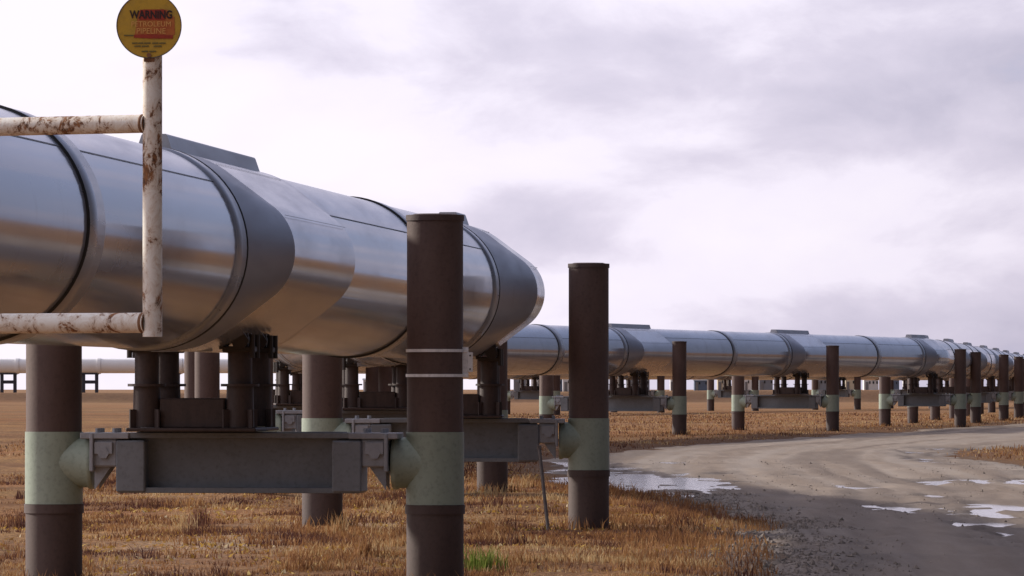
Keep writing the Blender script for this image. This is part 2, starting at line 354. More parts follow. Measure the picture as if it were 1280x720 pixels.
packs=[blades(9000,-6,3.4,45,75,.13,.011,41,tuft=45,spread=.07), blades(9000,-8,3.2,75,125,.14,.018,42,tuft=45,spread=.12),
       blades(62000,-6,3.6,44.6,62,.06,.012,1,tuft=14,spread=.09),
       blades(56000,-7,3.3,62,92,.06,.015,2,tuft=14,spread=.12),
       blades(26000,-9,2,92,132,.07,.022,3,spread=.25),
       blades(42000,-14,30,125,215,.085,.03,4,spread=.45),
       blades(26000,-10,40,215,330,.09,.045,5,spread=.7),
       blades(9000,9.8,22,104,190,.10,.03,6,spread=.4)]
# fringe along the road bank and the feet of the posts
def fringe(n,seed,y0,y1,h,w,smax):
    r=np.random.default_rng(seed); x=r.uniform(-4,4,n*8); y=r.uniform(y0,y1,n*8); sd=edge_sd(x,y); k=(sd>.1)&(sd<smax); x=x[k][:n]; y=y[k][:n]
    return grow(x,y,h*r.uniform(.4,1.2,len(x)),w*r.uniform(.6,1.2,len(x)),np.clip(.4+.3*fb(x,y,.7,81,3)+r.normal(0,.15,len(x)),0,1),r)
packs.append(fringe(7000,11,50,95,.12,.012,1.6))
# fallen yellow leaves and flecks
def flecks(n,x0,x1,y0,y1,seed):
    r=np.random.default_rng(seed); x=r.uniform(x0,x1,n); y=r.uniform(y0,y1,n); k=(edge_sd(x,y)>.5)&(fb(x,y,1.1,91,3)>.12); x=x[k];y=y[k]
    return grow(x,y,r.uniform(.02,.05,len(x)),r.uniform(.025,.06,len(x)),r.random(len(x)),r,lean=2.0)
fm=grass_mat('yellow_leaf_flecks',[(0,(.30,.15,.04)),(.5,(.50,.31,.07)),(.8,(.60,.43,.13)),(1,(.6,.52,.38))])
grass_object('ground_cover',[flecks(9000,-6,2.6,46,80,21),flecks(3500,-7,2,80,110,22)],fm,'small yellow leaves of low plants scattered between the dry grass','ground cover')
def stones(n,seed):
    r=np.random.default_rng(seed); y=r.uniform(48,88,n*6); x=r.uniform(1.2,5.5,n*6); sd=edge_sd(x,y)
    k=(np.abs(sd+.1)<.9*r.random(len(x))**1.6+.05); x=x[k][:n]; y=y[k][:n]; sd=sd[k][:n]
    z=np.maximum(ground_z(x,y,sd),road_z(x,y,sd)); rad=np.exp(r.normal(-4.35,.55,len(x))).clip(.006,.045)
    base=np.array([(1,0,0),(-1,0,0),(0,1,0),(0,-1,0),(0,0,1),(0,0,-.6)],float)
    V=(base[None]*(1+.45*r.normal(size=(len(x),6,1)).clip(-1,1)))*rad[:,None,None]; a=r.uniform(0,6.28,len(x))
    c,s_=np.cos(a)[:,None],np.sin(a)[:,None]; vx=V[...,0]*c-V[...,1]*s_; vy=V[...,0]*s_+V[...,1]*c
    V=np.stack([vx+x[:,None],vy+y[:,None],V[...,2]*.7+z[:,None]],-1).reshape(-1,3)
    T=np.array([(0,2,4),(2,1,4),(1,3,4),(3,0,4),(2,0,5),(1,2,5),(3,1,5),(0,3,5)]); q=(T[None]+6*np.arange(len(x))[:,None,None]).reshape(-1,3)
    me=bpy.data.meshes.new('gravel'); me.from_pydata(V.tolist(),[],q.tolist()); me.materials.append(paint('loose_gravel',(.24,.2,.17),(.05,.042,.038),.9,7,(1,1,1)))
    return me
def road_stones(n,seed):
    r=np.random.default_rng(seed); y=r.uniform(48,125,n); x=r.uniform(1,11,n); sd=edge_sd(x,y); k=(sd<-.2)&(fb(x,y*.15,.9,63,3)>-.1); x=x[k];y=y[k];sd=sd[k]
    z=road_z(x,y,sd); rad=np.exp(r.normal(-4.5,.4,len(x))).clip(.006,.03)
    base=np.array([(1,0,0),(-1,0,0),(0,1,0),(0,-1,0),(0,0,1),(0,0,-.6)],float)
    V=(base[None]*(1+.45*r.normal(size=(len(x),6,1)).clip(-1,1)))*rad[:,None,None]+np.stack([x,y,z],-1)[:,None,:]
    T=np.array([(0,2,4),(2,1,4),(1,3,4),(3,0,4),(2,0,5),(1,2,5),(3,1,5),(0,3,5)]); q=(T[None]+6*np.arange(len(x))[:,None,None]).reshape(-1,3)
    me=bpy.data.meshes.new('gravel'); me.from_pydata(V.reshape(-1,3).tolist(),[],q.tolist()); me.materials.append(paint('road_pebbles',(.3,.25,.21),(.09,.075,.065),.9,7,(1,1,1)))
    return me
tag(link('gravel',road_stones(3600,78)),'small pale and dark pebbles scattered over the wheel tracks of the road','gravel',kind='stuff')
tag(link('gravel',stones(5200,77)),'loose dark gravel and clods strewn along the near edge of the road','gravel',kind='stuff')
# two tufts that stand out
def tuft(name,u,v,n,h,w,stops,label,seed,sp):
    d=12040/(v-480); x=(u-640)/F*d; r=np.random.default_rng(seed)
    cx=x+r.normal(0,sp,n); cy=d+r.normal(0,sp*1.2,n)
    P=grow(cx,cy,h*r.uniform(.5,1.1,n),np.full(n,w),r.random(n),r,.4)
    o=grass_object(name,[P],grass_mat(name+'_blades',stops),label,'grass tuft'); del o['kind']; return o
tuft('grass_tuft',603,716,150,.26,.014,[(0,(.10,.15,.03)),(.6,(.18,.25,.05)),(1,(.32,.30,.1))],'small bright green grass tuft at the foot of the front post',31,.1)
tuft('grass_tuft',250,668,120,.27,.010,[(0,(.16,.07,.05)),(1,(.27,.14,.09))],'upright reddish dry tuft in the grass below the nearest crossbeam',32,.07)

# ---------------------------------------------------------------- pipeline geometry
PR=.77; PZ=2.76; NSEG=72; NX,NR=.55,.45
def unit_section(kind, extra=0.0):
    pts=[]
    for i in range(NSEG):
        t=2*PI*i/NSEG; c,s=math.cos(t),math.sin(t); r=PR+extra
        if kind=='hull' and abs(c)*NX+NR > r: pts.append((math.copysign(NX,c)+NR*c, NR*s))
        else: pts.append((r*c, r*s))
    return pts
class Path:
    def __init__(s, P):
        s.P=[Vector((x,y)) for x,y in P]; s.D=[(b-a).normalized() for a,b in zip(s.P[:-1],s.P[1:])]
    def tang(s,i):
        a=s.D[max(i-1,0)]; b=s.D[min(i,len(s.D)-1)]; return (a+b).normalized()
    def ang(s,i): t=s.tang(i); return math.atan2(t.x,t.y)
    def pt(s,i,off):                    # centre and lateral scale at arc offset from bent i
        if off==0:
            t=s.tang(i); a=s.D[max(i-1,0)]; return s.P[i], t, 1/max(.5,t.dot(a))
        d = s.D[min(i,len(s.D)-1)] if off>0 else s.D[max(i-1,0)]
        return s.P[i]+d*off, d, 1.0
    def ring(s,i,off,sec):
        c,t,k=s.pt(i,off); return [Vector((c.x+t.y*p*k, c.y-t.x*p*k, PZ+q)) for p,q in sec]
def shoe_meshes():
    out={}
    mb=MB()
    mb.box((0,0,1.352),(1.06,1.30,.03),bev=.008)
    for y in (-.5,.5): mb.box((0,y,1.485),(.53,.14,.24),bev=.01)
    mb.box((0,0,1.50),(.22,.78,.16),bev=.01)
    out['base']=mb.mesh('pipe_shoe',M['shoe'])
    mb=MB()
    mb.tube((0,0,1.37),(0,0,1.70),.115,.108,22); mb.tube((0,0,1.70),(0,0,1.722),.155,seg=22)
    mb.tube((0,0,1.722),(0,0,1.98),.098,seg=22)
    for a in range(4):
        t=a*PI/2+PI/4; mb.box((math.cos(t)*.135,math.sin(t)*.135,1.44),(.07,.014,.15),rot=t)
    out['leg']=mb.mesh('leg',M['shoe'])
    mb=MB()
    mb.box((0,0,2.0),(.25,.28,.05),bev=.01)
    mb.box((.03,-.09,2.09),(.10,.03,.20)); mb.box((.03,.09,2.09),(.10,.03,.20))
    mb.box((-.13,0,2.06),(.04,.26,.12))
    out['clamp']=mb.mesh('clamp',M['dark'])
    mb=MB(); mb.tube((.03,-.2,2.07),(.03,.2,2.07),.05,seg=12); mb.tube((.03,-.2,2.07),(.03,-.235,2.07),.075,seg=6,smooth=False)
    mb.tube((.12,-.13,1.93),(.12,-.13,2.12),.022,seg=8); mb.tube((.12,.13,1.93),(.12,.13,2.12),.022,seg=8)
    out['bolt']=mb.mesh('bolt',M['dark'])
    mb=MB(); mb.box((0,0,2.03),(.5,.02,.10),bev=.004); mb.tube((0,-.012,2.03),(0,.012,2.03),.02,seg=10,mi=1)
    out['bracket']=mb.mesh('bracket',[M['beamlight'],M['dark']])
    return out
SHOE=shoe_meshes()
def add_shoe(parent, path, i):
    c=path.P[i]; s=link('pipe_shoe',SHOE['base'],parent,(c.x-parent.location.x,c.y-parent.location.y,0),-path.ang(i))
    for sx in (-1,1):
        for sy in (-.5,.5):
            for k in ('leg','clamp','bolt'):
                o=link(k,SHOE[k],s,(sx*.38,sy,0), 0 if sx>0 or k=='leg' else PI)
    link('bracket',SHOE['bracket'],s,(-.06,-.72,0))
def build_pipeline(parent, path, first_end=None, last_end=None, spans=True):
    off=parent.location; n=len(path.P)
    C=unit_section('c'); CB=unit_section('c',.016); CS=unit_section('c',.019); H=unit_section('hull',.01)
    for i in range(n-1):                                   # one cladding span between two supports
        L=(path.P[i+1]-path.P[i]).length; mb=MB(); K=6
        th0=34+7*math.sin(i*2.3+1); arc=lambda a0,a1: [(PR*math.cos(R(a0+(a1-a0)*j/36)),PR*math.sin(R(a0+(a1-a0)*j/36))) for j in range(37)]
        offs=[max(L*k/K,1e-4) if k<K else L-1e-4 for k in range(K+1)]
        mb.loft([path.ring(i,o,arc(th0,180-th0)) for o in offs],mi=2,closed=False)
        mb.loft([path.ring(i,o,arc(180-th0,360+th0)) for o in offs],closed=False)
        for th,w in ((th0,.006),(180-th0,.006)):           # lapped long seams of the sheets
            t=R(th); q=[((PR+.004)*math.cos(t+e),(PR+.004)*math.sin(t+e)) for e in (-w,0,w)]
            mb.loft([path.ring(i,o,q) for o in offs],mi=1,closed=False)
        if i==0: mb.add(path.ring(0,1e-4,C),[list(range(NSEG))])
        if i==n-2: mb.add(path.ring(i,L-1e-4,C),[list(range(NSEG))])
        sp=link('pipe_span',mb.mesh('pipe_span',[M['clad'],M['seam'],M['cladtop']],off),parent)
        mb=MB(); m0=L/2
        mb.loft([path.ring(i,m0-.30,C),path.ring(i,m0-.29,CB),path.ring(i,m0+.29,CB),path.ring(i,m0+.30,C)])
        jb=link('joint_band',mb.mesh('joint_band',M['band'],off),parent)
        mb=MB(); mb.loft([path.ring(i,m0-.305,C),path.ring(i,m0-.304,CS),path.ring(i,m0-.290,CS),path.ring(i,m0-.288,CB)])
        link('seam_strip',mb.mesh('seam_strip',M['seam'],off),jb)
    for i in range(n):
        if i in (first_end or ()): continue
        f0=-.75 if (parent.name=='pipeline' and i==2) else -1.7
        mb=MB(); mb.loft([path.ring(i,f0,H),path.ring(i,0,H),path.ring(i,1.9,H)])
        for th in (38,62,142):                             # lapped sheet edges along the shoulder
            def hp(t):
                c,s_=math.cos(t),math.sin(t); e=.015
                return (math.copysign(NX,c)+(NR+e)*c,(NR+e)*s_) if abs(c)*NX+NR>PR+.01 else ((PR+e)*c,(PR+e)*s_)
            q=[hp(R(th)-.006),hp(R(th)),hp(R(th)+.006)]
            mb.loft([path.ring(i,o,q) for o in (f0+.01,0,1.89)],mi=1,closed=False)
        cov=link('support_cover',mb.mesh('support_cover',[M['panel'],M['seam']],off),parent)
        for sg in (-1,1):
            mb=MB(); mb.loft([path.ring(i,-2.75 if sg<0 else 2.02,CB),path.ring(i,f0 if sg<0 else 1.9,H)])
            link('flared_end',mb.mesh('flared_end',M['dull' if sg<0 else 'panel'],off),cov)
            if sg>0: continue
            mb=MB(); mb.loft([path.ring(i,sg*2.78,C),path.ring(i,sg*2.78,CS),path.ring(i,sg*2.70,CS),path.ring(i,sg*2.66,CB)])
            link('seam_strip',mb.mesh('seam_strip',M['seam'],off),cov)
            mb=MB(); mb.loft([path.ring(i,sg*3.22,C),path.ring(i,sg*3.21,CB),path.ring(i,sg*2.8,CB),path.ring(i,sg*2.79,C)])
            link('end_band',mb.mesh('end_band',M['band'],off),cov)
        # ridge plate along the crown of the cover
        mb=MB(); sec=[(-.15,PR-.03),(-.10,PR+.115),(-.09,PR+.125),(.09,PR+.125),(.10,PR+.115),(.15,PR-.03)]
        rings=[path.ring(i,o,sec) for o in (-.9 if (parent.name=='pipeline' and i==2) else -2.4,0,2.2)]
        mb.loft(rings,smooth=False); mb.add(rings[0],[list(range(6))]); mb.add(rings[-1],[list(range(6))])
        link('ridge_plate',mb.mesh('ridge_plate',M['plate'],off),cov)
        add_shoe(parent,path,i)

MAIN=Path([(-4.43,27.3),(-2.52,45.7),(-.63,63.9),(-2.05,84),(-3.8,102),(-5.3,121),(-5.0,141),(-2.2,161),(3.75,181),(10.0,201),(16.2,221),(18.8,241),(21.3,262),
           (23.75,282),(26.1,302),(28.4,322),(30.8,342),(33.2,362),(35.6,382)])
pl=thing('pipeline','shiny silver elevated pipeline zigzagging over brown posts from the left foreground to the right','pipeline',(-2.52,45.7,0))
build_pipeline(pl,MAIN,first_end=(0,))
SECOND=Path([(-5.5,300),(1.1,320),(7.6,340),(14.2,360),(22.0,380),(28.5,400),(33,420),(36.5,440)])
p2=thing('pipeline','distant second silver pipeline hidden low behind the main pipe, only its underside showing','pipeline',(-5.5,300,0))
build_pipeline(p2,SECOND)

# ---------------------------------------------------------------- support bents
PRAD=.2285; CZ0=CAMZ-.98; CZ1=CAMZ-.39
def support_meshes():
    o={}; mb=MB()
    mb.tube((0,0,CZ1),(0,0,3.06),PRAD,seg=44,caps=False); mb.tube((0,0,-1.0),(0,0,CZ0),PRAD+.004,seg=44,mi=1,caps=False); mb.tube((0,0,CZ0),(0,0,CZ1),PRAD-.01,seg=24,caps=False)
    o['post']=mb.mesh('post',[M['post'],M['postlow']])
    mb=MB(); mb.tube((0,0,3.045),(0,0,3.092),PRAD+.009,seg=44); mb.tube((0,0,3.092),(0,0,3.102),PRAD-.03,PRAD-.06,seg=44)
    o['post_cap']=mb.mesh('post_cap',M['postlow'])
    mb=MB(); mb.tube((0,0,CZ0),(0,0,CZ1),PRAD+.008,seg=44)
    o['collar']=mb.mesh('collar',M['collar'])
    mb=MB(); mb.tube((0,0,CZ0-.075),(0,0,CZ0-.002),PRAD+.016,seg=44)
    o['ring']=mb.mesh('ring',M['postlow'])
    # stub: flared green nozzle on the collar reaching towards the beam (+x)
    mb=MB(); zc=CZ1-.25; rings=[]
    for x,r in ((-.02,.2),(.1,.2),(.29,.2),(.30,.212),(.335,.212),(.34,.205)):
        rings.append([Vector((x,-.022+r*math.cos(t),zc+r*1.03*math.sin(t))) for t in [2*PI*k/28 for k in range(28)]])
    mb.loft(rings); mb.add(rings[-1],[list(range(28))])
    o['stub']=mb.mesh('stub',M['collar'])
    # bracket hanging the beam end from the stub
    mb=MB()
    mb.box((.47,-.10,CZ1-.03),(.40,.40,.05),bev=.006)
    mb.box((.46,-.10,CZ1-.17),(.22,.34,.225),bev=.012); mb.box((.365,-.10,CZ1-.165),(.03,.42,.31),bev=.006)
    for y in (-.21,.01):
        mb.add([(.375,y,CZ1-.28),(.51,y,CZ1-.28),(.375,y,CZ1-.47),(.375,y+.02,CZ1-.28),(.51,y+.02,CZ1-.28),(.375,y+.02,CZ1-.47)],
           [[0,1,2],[3,5,4],[0,3,4,1],[1,4,5,2],[2,5,3,0]])
    for y in (-.2,-.1,0):
        mb.tube((.40,y-.0,CZ1-.005),(.40,y,CZ1+.03),.022,seg=6,smooth=False); mb.tube((.54,y,CZ1-.005),(.54,y,CZ1+.03),.022,seg=6,smooth=False)
    mb.tube((.46,-.30,CZ1-.17),(.46,-.255,CZ1-.17),.05,seg=6,smooth=False)
    mb.box((.46,-.285,CZ1-.13),(.15,.02,.1),bev=.004)
    o['beam_bracket']=mb.mesh('beam_bracket',M['beamlight'])
    return o
SUP=support_meshes()
def add_bent(path,i,lo,ro,label,group,cz=0.0):
    c=path.P[i]; a=path.ang(i); t=thing('pipe_support',label,'pipe support',(c.x,c.y,0),-a,group)
    posts=[]
    for ox,flip in ((lo,1),(ro,-1)):
        p=link('post',SUP['post'],t,(ox,0,0), random.uniform(0,6)); posts.append(p)
        for k in ('post_cap','collar','ring'):
            link(k,SUP[k],p,(0,0,0), random.uniform(0,6))
        for k in ('stub','beam_bracket'):
            me=SUP[k]
            if flip<0:                                    # mirrored copy for the right-hand post
                me=SUP.get(k+'_m')
                if me is None:
                    me=SUP[k].copy(); me.transform(Matrix.Scale(-1,4,Vector((1,0,0)))); me.flip_normals(); SUP[k+'_m']=me
            o=link(k,me,p); o.rotation_euler=(0,0,-p.rotation_euler.z)
    x0=lo+.585; x1=ro-.585; L=x1-x0; xm=(x0+x1)/2; y=-.10
    mb=MB()
    mb.box((xm,y,CZ1-.0275),(L,.36,.045),bev=.004); mb.box((xm,y,CZ1-.4725),(L,.36,.045),bev=.004); mb.box((xm,y,CZ1-.25),(L,.05,.40))
    b=link('crossbeam',mb.mesh('crossbeam',M['beam']),t)
    for xe in (x0+.10,x1-.10):
        mb=MB(); mb.box((xe,y,CZ1-.278),(.24,.40,.42),bev=.012); link('end_block',mb.mesh('end_block',M['beam']),b)
    mb=MB(); mb.box((xm,y,CZ1-.004),(L*.86,.24,.012)); link('slide_plate',mb.mesh('slide_plate',M['beam']),b)
    return t,posts
GRP='post and beam supports under the pipeline'
BENTS=[(1,-1.235,1.905,'nearest pipe support, thick brown posts and grey beam, silver clamp bands on its right post'),
 (2,-1.535,1.505,'second nearest pipe support, its tall right post standing in front of the puddle'),
 (3,-1.76,1.76,'third pipe support from the front, post feet showing under the second crossbeam'),
 (4,-1.75,1.6,'shaded pipe support behind the nearest shoe, a sunlit post between the shoe legs'),
 (5,-1.55,1.55,'shaded pipe support where the pipe begins to bend back, deep behind the nearest crossbeam'),
 (6,-1.55,1.55,'shaded pipe support at the inside of the far bend, glimpsed left of the front post'),
 (7,-1.6,1.6,'pipe support hidden behind the front post with clamp bands'),
 (8,-2.75,1.72,'wide pipe support, sunlit left post showing just left of the tall dark post'),
 (9,-1.95,1.55,'pipe support with pale sunlit left post under the middle of the far straight run'),
 (10,-1.5,1.5,'pipe support under the far corner where the pipe swings away from the road'),
 (11,-1.55,1.15,'first pipe support beyond the far corner, dark right post close against its neighbour'),
 (12,-1.5,1.7,'second pipe support beyond the far corner, one dark post alone near the right edge'),
 (13,-1.5,1.75,'third pipe support beyond the far corner, cut by the right edge'),
 (14,-1.5,1.5,'small pipe support far along the receding pipe, fourth beyond the corner'),
 (15,-1.5,1.5,'small pipe support far along the receding pipe, fifth beyond the corner'),
 (16,-1.5,1.5,'small pipe support far along the receding pipe, sixth beyond the corner'),
 (17,-1.5,1.5,'smallest pipe support seen at the far end of the receding pipe')]
for i,lo,ro,lab in BENTS:
    t,posts=add_bent(MAIN,i,lo,ro,lab,GRP)
    if i==1:                                              # clamp bands and tag on the right-hand front post
        p=posts[1]; rz=p.rotation_euler.z
        for v in (438.5,469.5):
            z=CAMZ+(HZ-v)/153.3; mb=MB(); mb.tube((0,0,z-.012),(0,0,z+.012),PRAD+.009,seg=44); mb.box((.245,-.03,z),(.05,.05,.03),bev=.004)
            o=link('clamp_band',mb.mesh('clamp_band',M['silver']),p); o.rotation_euler.z=-rz+R(6)
        z=CAMZ+(HZ-453)/153.3
        mb=MB(); mb.box((.285,-.05,z),(.045,.012,.16),bev=.003); mb.box((.247,-.03,z),(.05,.04,.25))
        for dz in (-.055,.055): mb.tube((.285,-.06,z+dz),(.285,-.053,z+dz),.007,seg=8,mi=1)
        o=link('tag_plate',mb.mesh('tag_plate',[M['silver'],M['dark']]),p); o.rotation_euler.z=-rz+R(6)
SB=['leftmost small support of the distant second pipeline, beside the tall dark post','small support of the distant second pipeline, left of the first bank post',
    'small support of the distant second pipeline, its white-collared post right of the first bank post','small support of the distant second pipeline, under the middle of the far run',
    'small support of the distant second pipeline, left of the far corner','small support of the distant second pipeline, behind the far corner',]
for k,i in enumerate((1,2,3,4,5,6)): add_bent(SECOND,i,-1.5,1.5,SB[k],'supports of the distant second pipeline')

# taller grass round the feet of the posts
bpy.context.view_layer.update(); rg=np.random.default_rng(99)
for o in [o for o in COL.objects if o.name.split('.')[0]=='post' and o.parent and o.parent.name.startswith('pipe_support')]:
    w=o.parent.matrix_basis@o.location
    if w.y<290:
        n=int(np.clip(9000/w.y,30,150)); a=rg.uniform(0,2*PI,n); q=.25+np.abs(rg.normal(0,.12,n))
        packs.append(grow(w.x+q*np.cos(a),w.y+q*np.sin(a),.16*rg.uniform(.4,1.3,n),np.full(n,.010+w.y*.00008),rg.uniform(.1,.8,n),rg))
grass_object('grass',packs,gm,'low dry golden brown tundra grass covering the field beside the gravel road','grass')

# leaning stake by the second bent
mb=MB(); a=at(674,560,62.6); b_=at(687,657,62.2); b_.z=-.05; mb.tube(a,b_,.02,seg=10); mb.box(a+Vector((0,0,.0)),(.05,.04,.06),bev=.006)
tag(link('stake',mb.mesh('stake',M['stake'])),'thin grey stake leaning against the second crossbeam beside the tall dark post','stake')

# ---------------------------------------------------------------- white gate frame with the sign
gd=26.0
g=thing('pipe_gate','rusty white tubular gate frame in the left foreground','gate',(-3.3,26.75,0))
hx=at(190.5,0,gd).x; hinge=Vector((-3.3,26.75,0))
def gz(v): return CAMZ+(HZ-v)/F*gd
mb=MB(); mb.tube((hx,gd,gz(421)),(hx,gd,gz(8)),.0455,seg=28); link('end_post',mb.mesh('end_post',M['white'],hinge),g)
for v,r in ((154.5,.043),(403.5,.047)):
    mb=MB(); e=Vector((hx-.03,gd,gz(v))); h=Vector((hinge.x,hinge.y,CAMZ+(HZ-v)/F*gd)); mb.tube(e,h,r,seg=28,caps=False)
    rl=link('rail',mb.mesh('rail',M['white'],hinge),g)
    mb=MB(); d=(h-e).normalized(); q=[e+d*k for k in (-.004,.012,.018,.024)]; zz=Vector((0,0,1)); yy=d.cross(zz).normalized()
    mb.loft([[c_+(yy*math.cos(t)+zz*math.sin(t))*rr for t in [2*PI*k/28 for k in range(28)]] for c_,rr in zip(q,(r-.004,r+.003,r+.002,r-.002))])
    link('weld',mb.mesh('weld',M['weld'],hinge),rl)
mb=MB(); mb.tube((hinge.x,hinge.y,-.5),(hinge.x,hinge.y,3.3),.084,seg=28); mb.tube((hinge.x,hinge.y,3.3),(hinge.x,hinge.y,3.33),.09,.06,seg=28)
link('hinge_post',mb.mesh('hinge_post',M['white'],hinge),g)

sc=at(187.2,33,gd); sy=gd-.056
sg=thing('warning_sign','round yellow warning sign on top of the rusty white gate post','sign',(sc.x,sy,sc.z-.15)); so=sg.location
def flatpoly(mb,pts,y,mi=0,th=.0012):
    n=len(pts); A=[(x,y,z) for x,z in pts]; B=[(x,y+th,z) for x,z in pts]
    mb.add(A+B,[list(range(n)),list(range(n,2*n))[::-1]]+[[i,(i+1)%n,(i+1)%n+n,i+n] for i in range(n)],False,mi)
SR=.1495
mb=MB(); flatpoly(mb,[(sc.x+SR*math.cos(t),sc.z+SR*math.sin(t)) for t in [2*PI*k/72 for k in range(72)]],sy,0,.003)
plate=link('sign_plate',mb.mesh('sign_plate',M['syellow'],so),sg)
mb=MB()
n=72
for k in range(n):
    t0,t1=2*PI*k/n,2*PI*(k+1)/n; q=[]
    for yy in (sy-.002,sy+.005):
        for r_ in (SR-.002,SR+.002):
            for t in (t0,t1): q.append((sc.x+r_*math.cos(t),yy,sc.z+r_*math.sin(t)))
    mb.add(q,[[0,1,3,2],[4,6,7,5],[2,3,7,6],[0,4,5,1]],False)
link('rim',mb.mesh('rim',M['rim'],so),plate)
def SP(px,py):   # sign-local layout: pixels of the photo around the sign centre
    return (sc.x+(px-187.2)/F*gd, sc.z-(py-33)/F*gd)
mb=MB(); flatpoly(mb,[SP(*p) for p in [(172.5,26),(174,15.5),(181,12.5),(210,13),(213,20),(219,22),(219.5,44),(212,48.6),(169,46.5),(171,36)]],sy-.0016)
link('faded_panel',mb.mesh('faded_panel',M['sorange'],so),plate)
mb=MB(); flatpoly(mb,[SP(*p) for p in [(168.5,44.5),(190,43.8),(217,45),(217,49.2),(190,49.2),(168.5,48.2)]],sy-.0032)
flatpoly(mb,[SP(*p) for p in [(176,13.2),(206,12.6),(207,26.2),(175,26)]],sy-.0030)
link('red_bar',mb.mesh('red_bar',M['sred'],so),plate)
mb=MB(); flatpoly(mb,[SP(*p) for p in [(156,44.5),(168,44.6),(168,46.2),(156,45.9)]],sy-.0035)
for y0,segs in ((54.2,[(166,173),(174,180),(181,189),(191,199),(200,208)]),(58,[(169,177),(178.5,187),(193,203)]),(64.5,[(178,186),(187.5,196)])):
    for a,b2 in segs: flatpoly(mb,[SP(a,y0),SP(b2,y0-.3),SP(b2,y0+1.4),SP(a,y0+1.6)],sy-.0035)
link('faded_print',mb.mesh('faded_print',M['sfade'],so),plate)
def lettering(name,txt,px,py,w,h,m,off,y):
    cu=bpy.data.curves.new(name,'FONT'); cu.body=txt; cu.extrude=.0; cu.offset=off; cu.align_x='CENTER'; cu.align_y='CENTER'
    tmp=bpy.data.objects.new('lettering_source',cu); COL.objects.link(tmp); bpy.context.view_layer.update()
    me=bpy.data.meshes.new_from_object(tmp.evaluated_get(bpy.context.evaluated_depsgraph_get())); bpy.data.objects.remove(tmp); bpy.data.curves.remove(cu)
    xs=[v.co.x for v in me.vertices]; ys=[v.co.y for v in me.vertices]; cx,cz=SP(px,py); W=w/F*gd; H=h/F*gd
    for v in me.vertices:
        x=(v.co.x-(min(xs)+max(xs))/2)/(max(xs)-min(xs))*W; z=(v.co.y-(min(ys)+max(ys))/2)/(max(ys)-min(ys))*H
        v.co=(cx+x-so.x,y-so.y,cz+z-so.z)
    me.materials.clear(); me.materials.append(m); return link(name,me,plate)
lettering('lettering','WARNING',189.5,19.2,53,10.5,M['sblack'],.03,sy-.0052)
lettering('lettering','PETROLEUM',190,31,49,6.4,M['spale'],0,sy-.0052)
lettering('lettering','PIPELINE',190,39.6,36,6.8,M['spale'],0,sy-.0052)
mb=MB(); mb.box((sc.x,sy+.011,sc.z-.142),(.05,.010,.05),bev=.003); mb.tube((sc.x,sy-.006,sc.z-.137),(sc.x,sy+.008,sc.z-.137),.011,seg=12)
link('bolt_bracket',mb.mesh('bolt_bracket',M['weld'],so),sg)

# ---------------------------------------------------------------- distant white pipeline on the left
wd=600; wz=CAMZ+(HZ-457.5)/F*wd; wr=.78
wp=thing('white_pipeline','bright white distant pipeline on short dark trestles along the left horizon','pipeline',(-65,wd,0)); wo=wp.location
X0,X1=-72.0,-1.0
mb=MB(); mb.tube((X0,wd,wz),(X1,wd,wz),wr,seg=32); link('pipe_span',mb.mesh('pipe_span',M['pwhite'],wo),wp)
k=0; x=-53.95-8.75*2
labels=['leftmost dark trestle of the white pipeline, cut by the left edge','dark trestle of the white pipeline at the right side of the nearest left post']
while x<X1-2:
    mb=MB(); mb.tube((x+.8,wd,wz),(x+1.15,wd,wz),wr+.08,seg=32); link('joint_band',mb.mesh('joint_band',M['pwhite'],wo),wp)
    u=640+F*x/wd
    if u<20: lab=labels[0] if u>-40 else 'dark trestle of the white pipeline standing beyond the left edge'
    elif u<140: lab=labels[1]
    else: lab='dark trestle of the white pipeline hidden behind the nearer pipe supports'
    t=thing('trestle',lab,'trestle',(x,wd,0),0,'trestles under the distant white pipeline')
    for sx in (-.7,.7):
        mb=MB(); mb.box((sx,0,(wz-wr)/2+.0),(.36,.36,wz-wr+.06),bev=.03); link('leg',mb.mesh('leg',M['pleg']),t)
    zb=CAMZ+(HZ-477.5)/F*wd; mb=MB(); mb.box((0,0,zb),(1.04,.3,.36),bev=.02); link('crossbeam',mb.mesh('crossbeam',M['pleg']),t)
    mb=MB(); mb.box((0,0,wz-wr-.06),(1.9,.7,.16),bev=.02); link('saddle',mb.mesh('saddle',M['pleg']),t)
    x+=8.75; k+=1

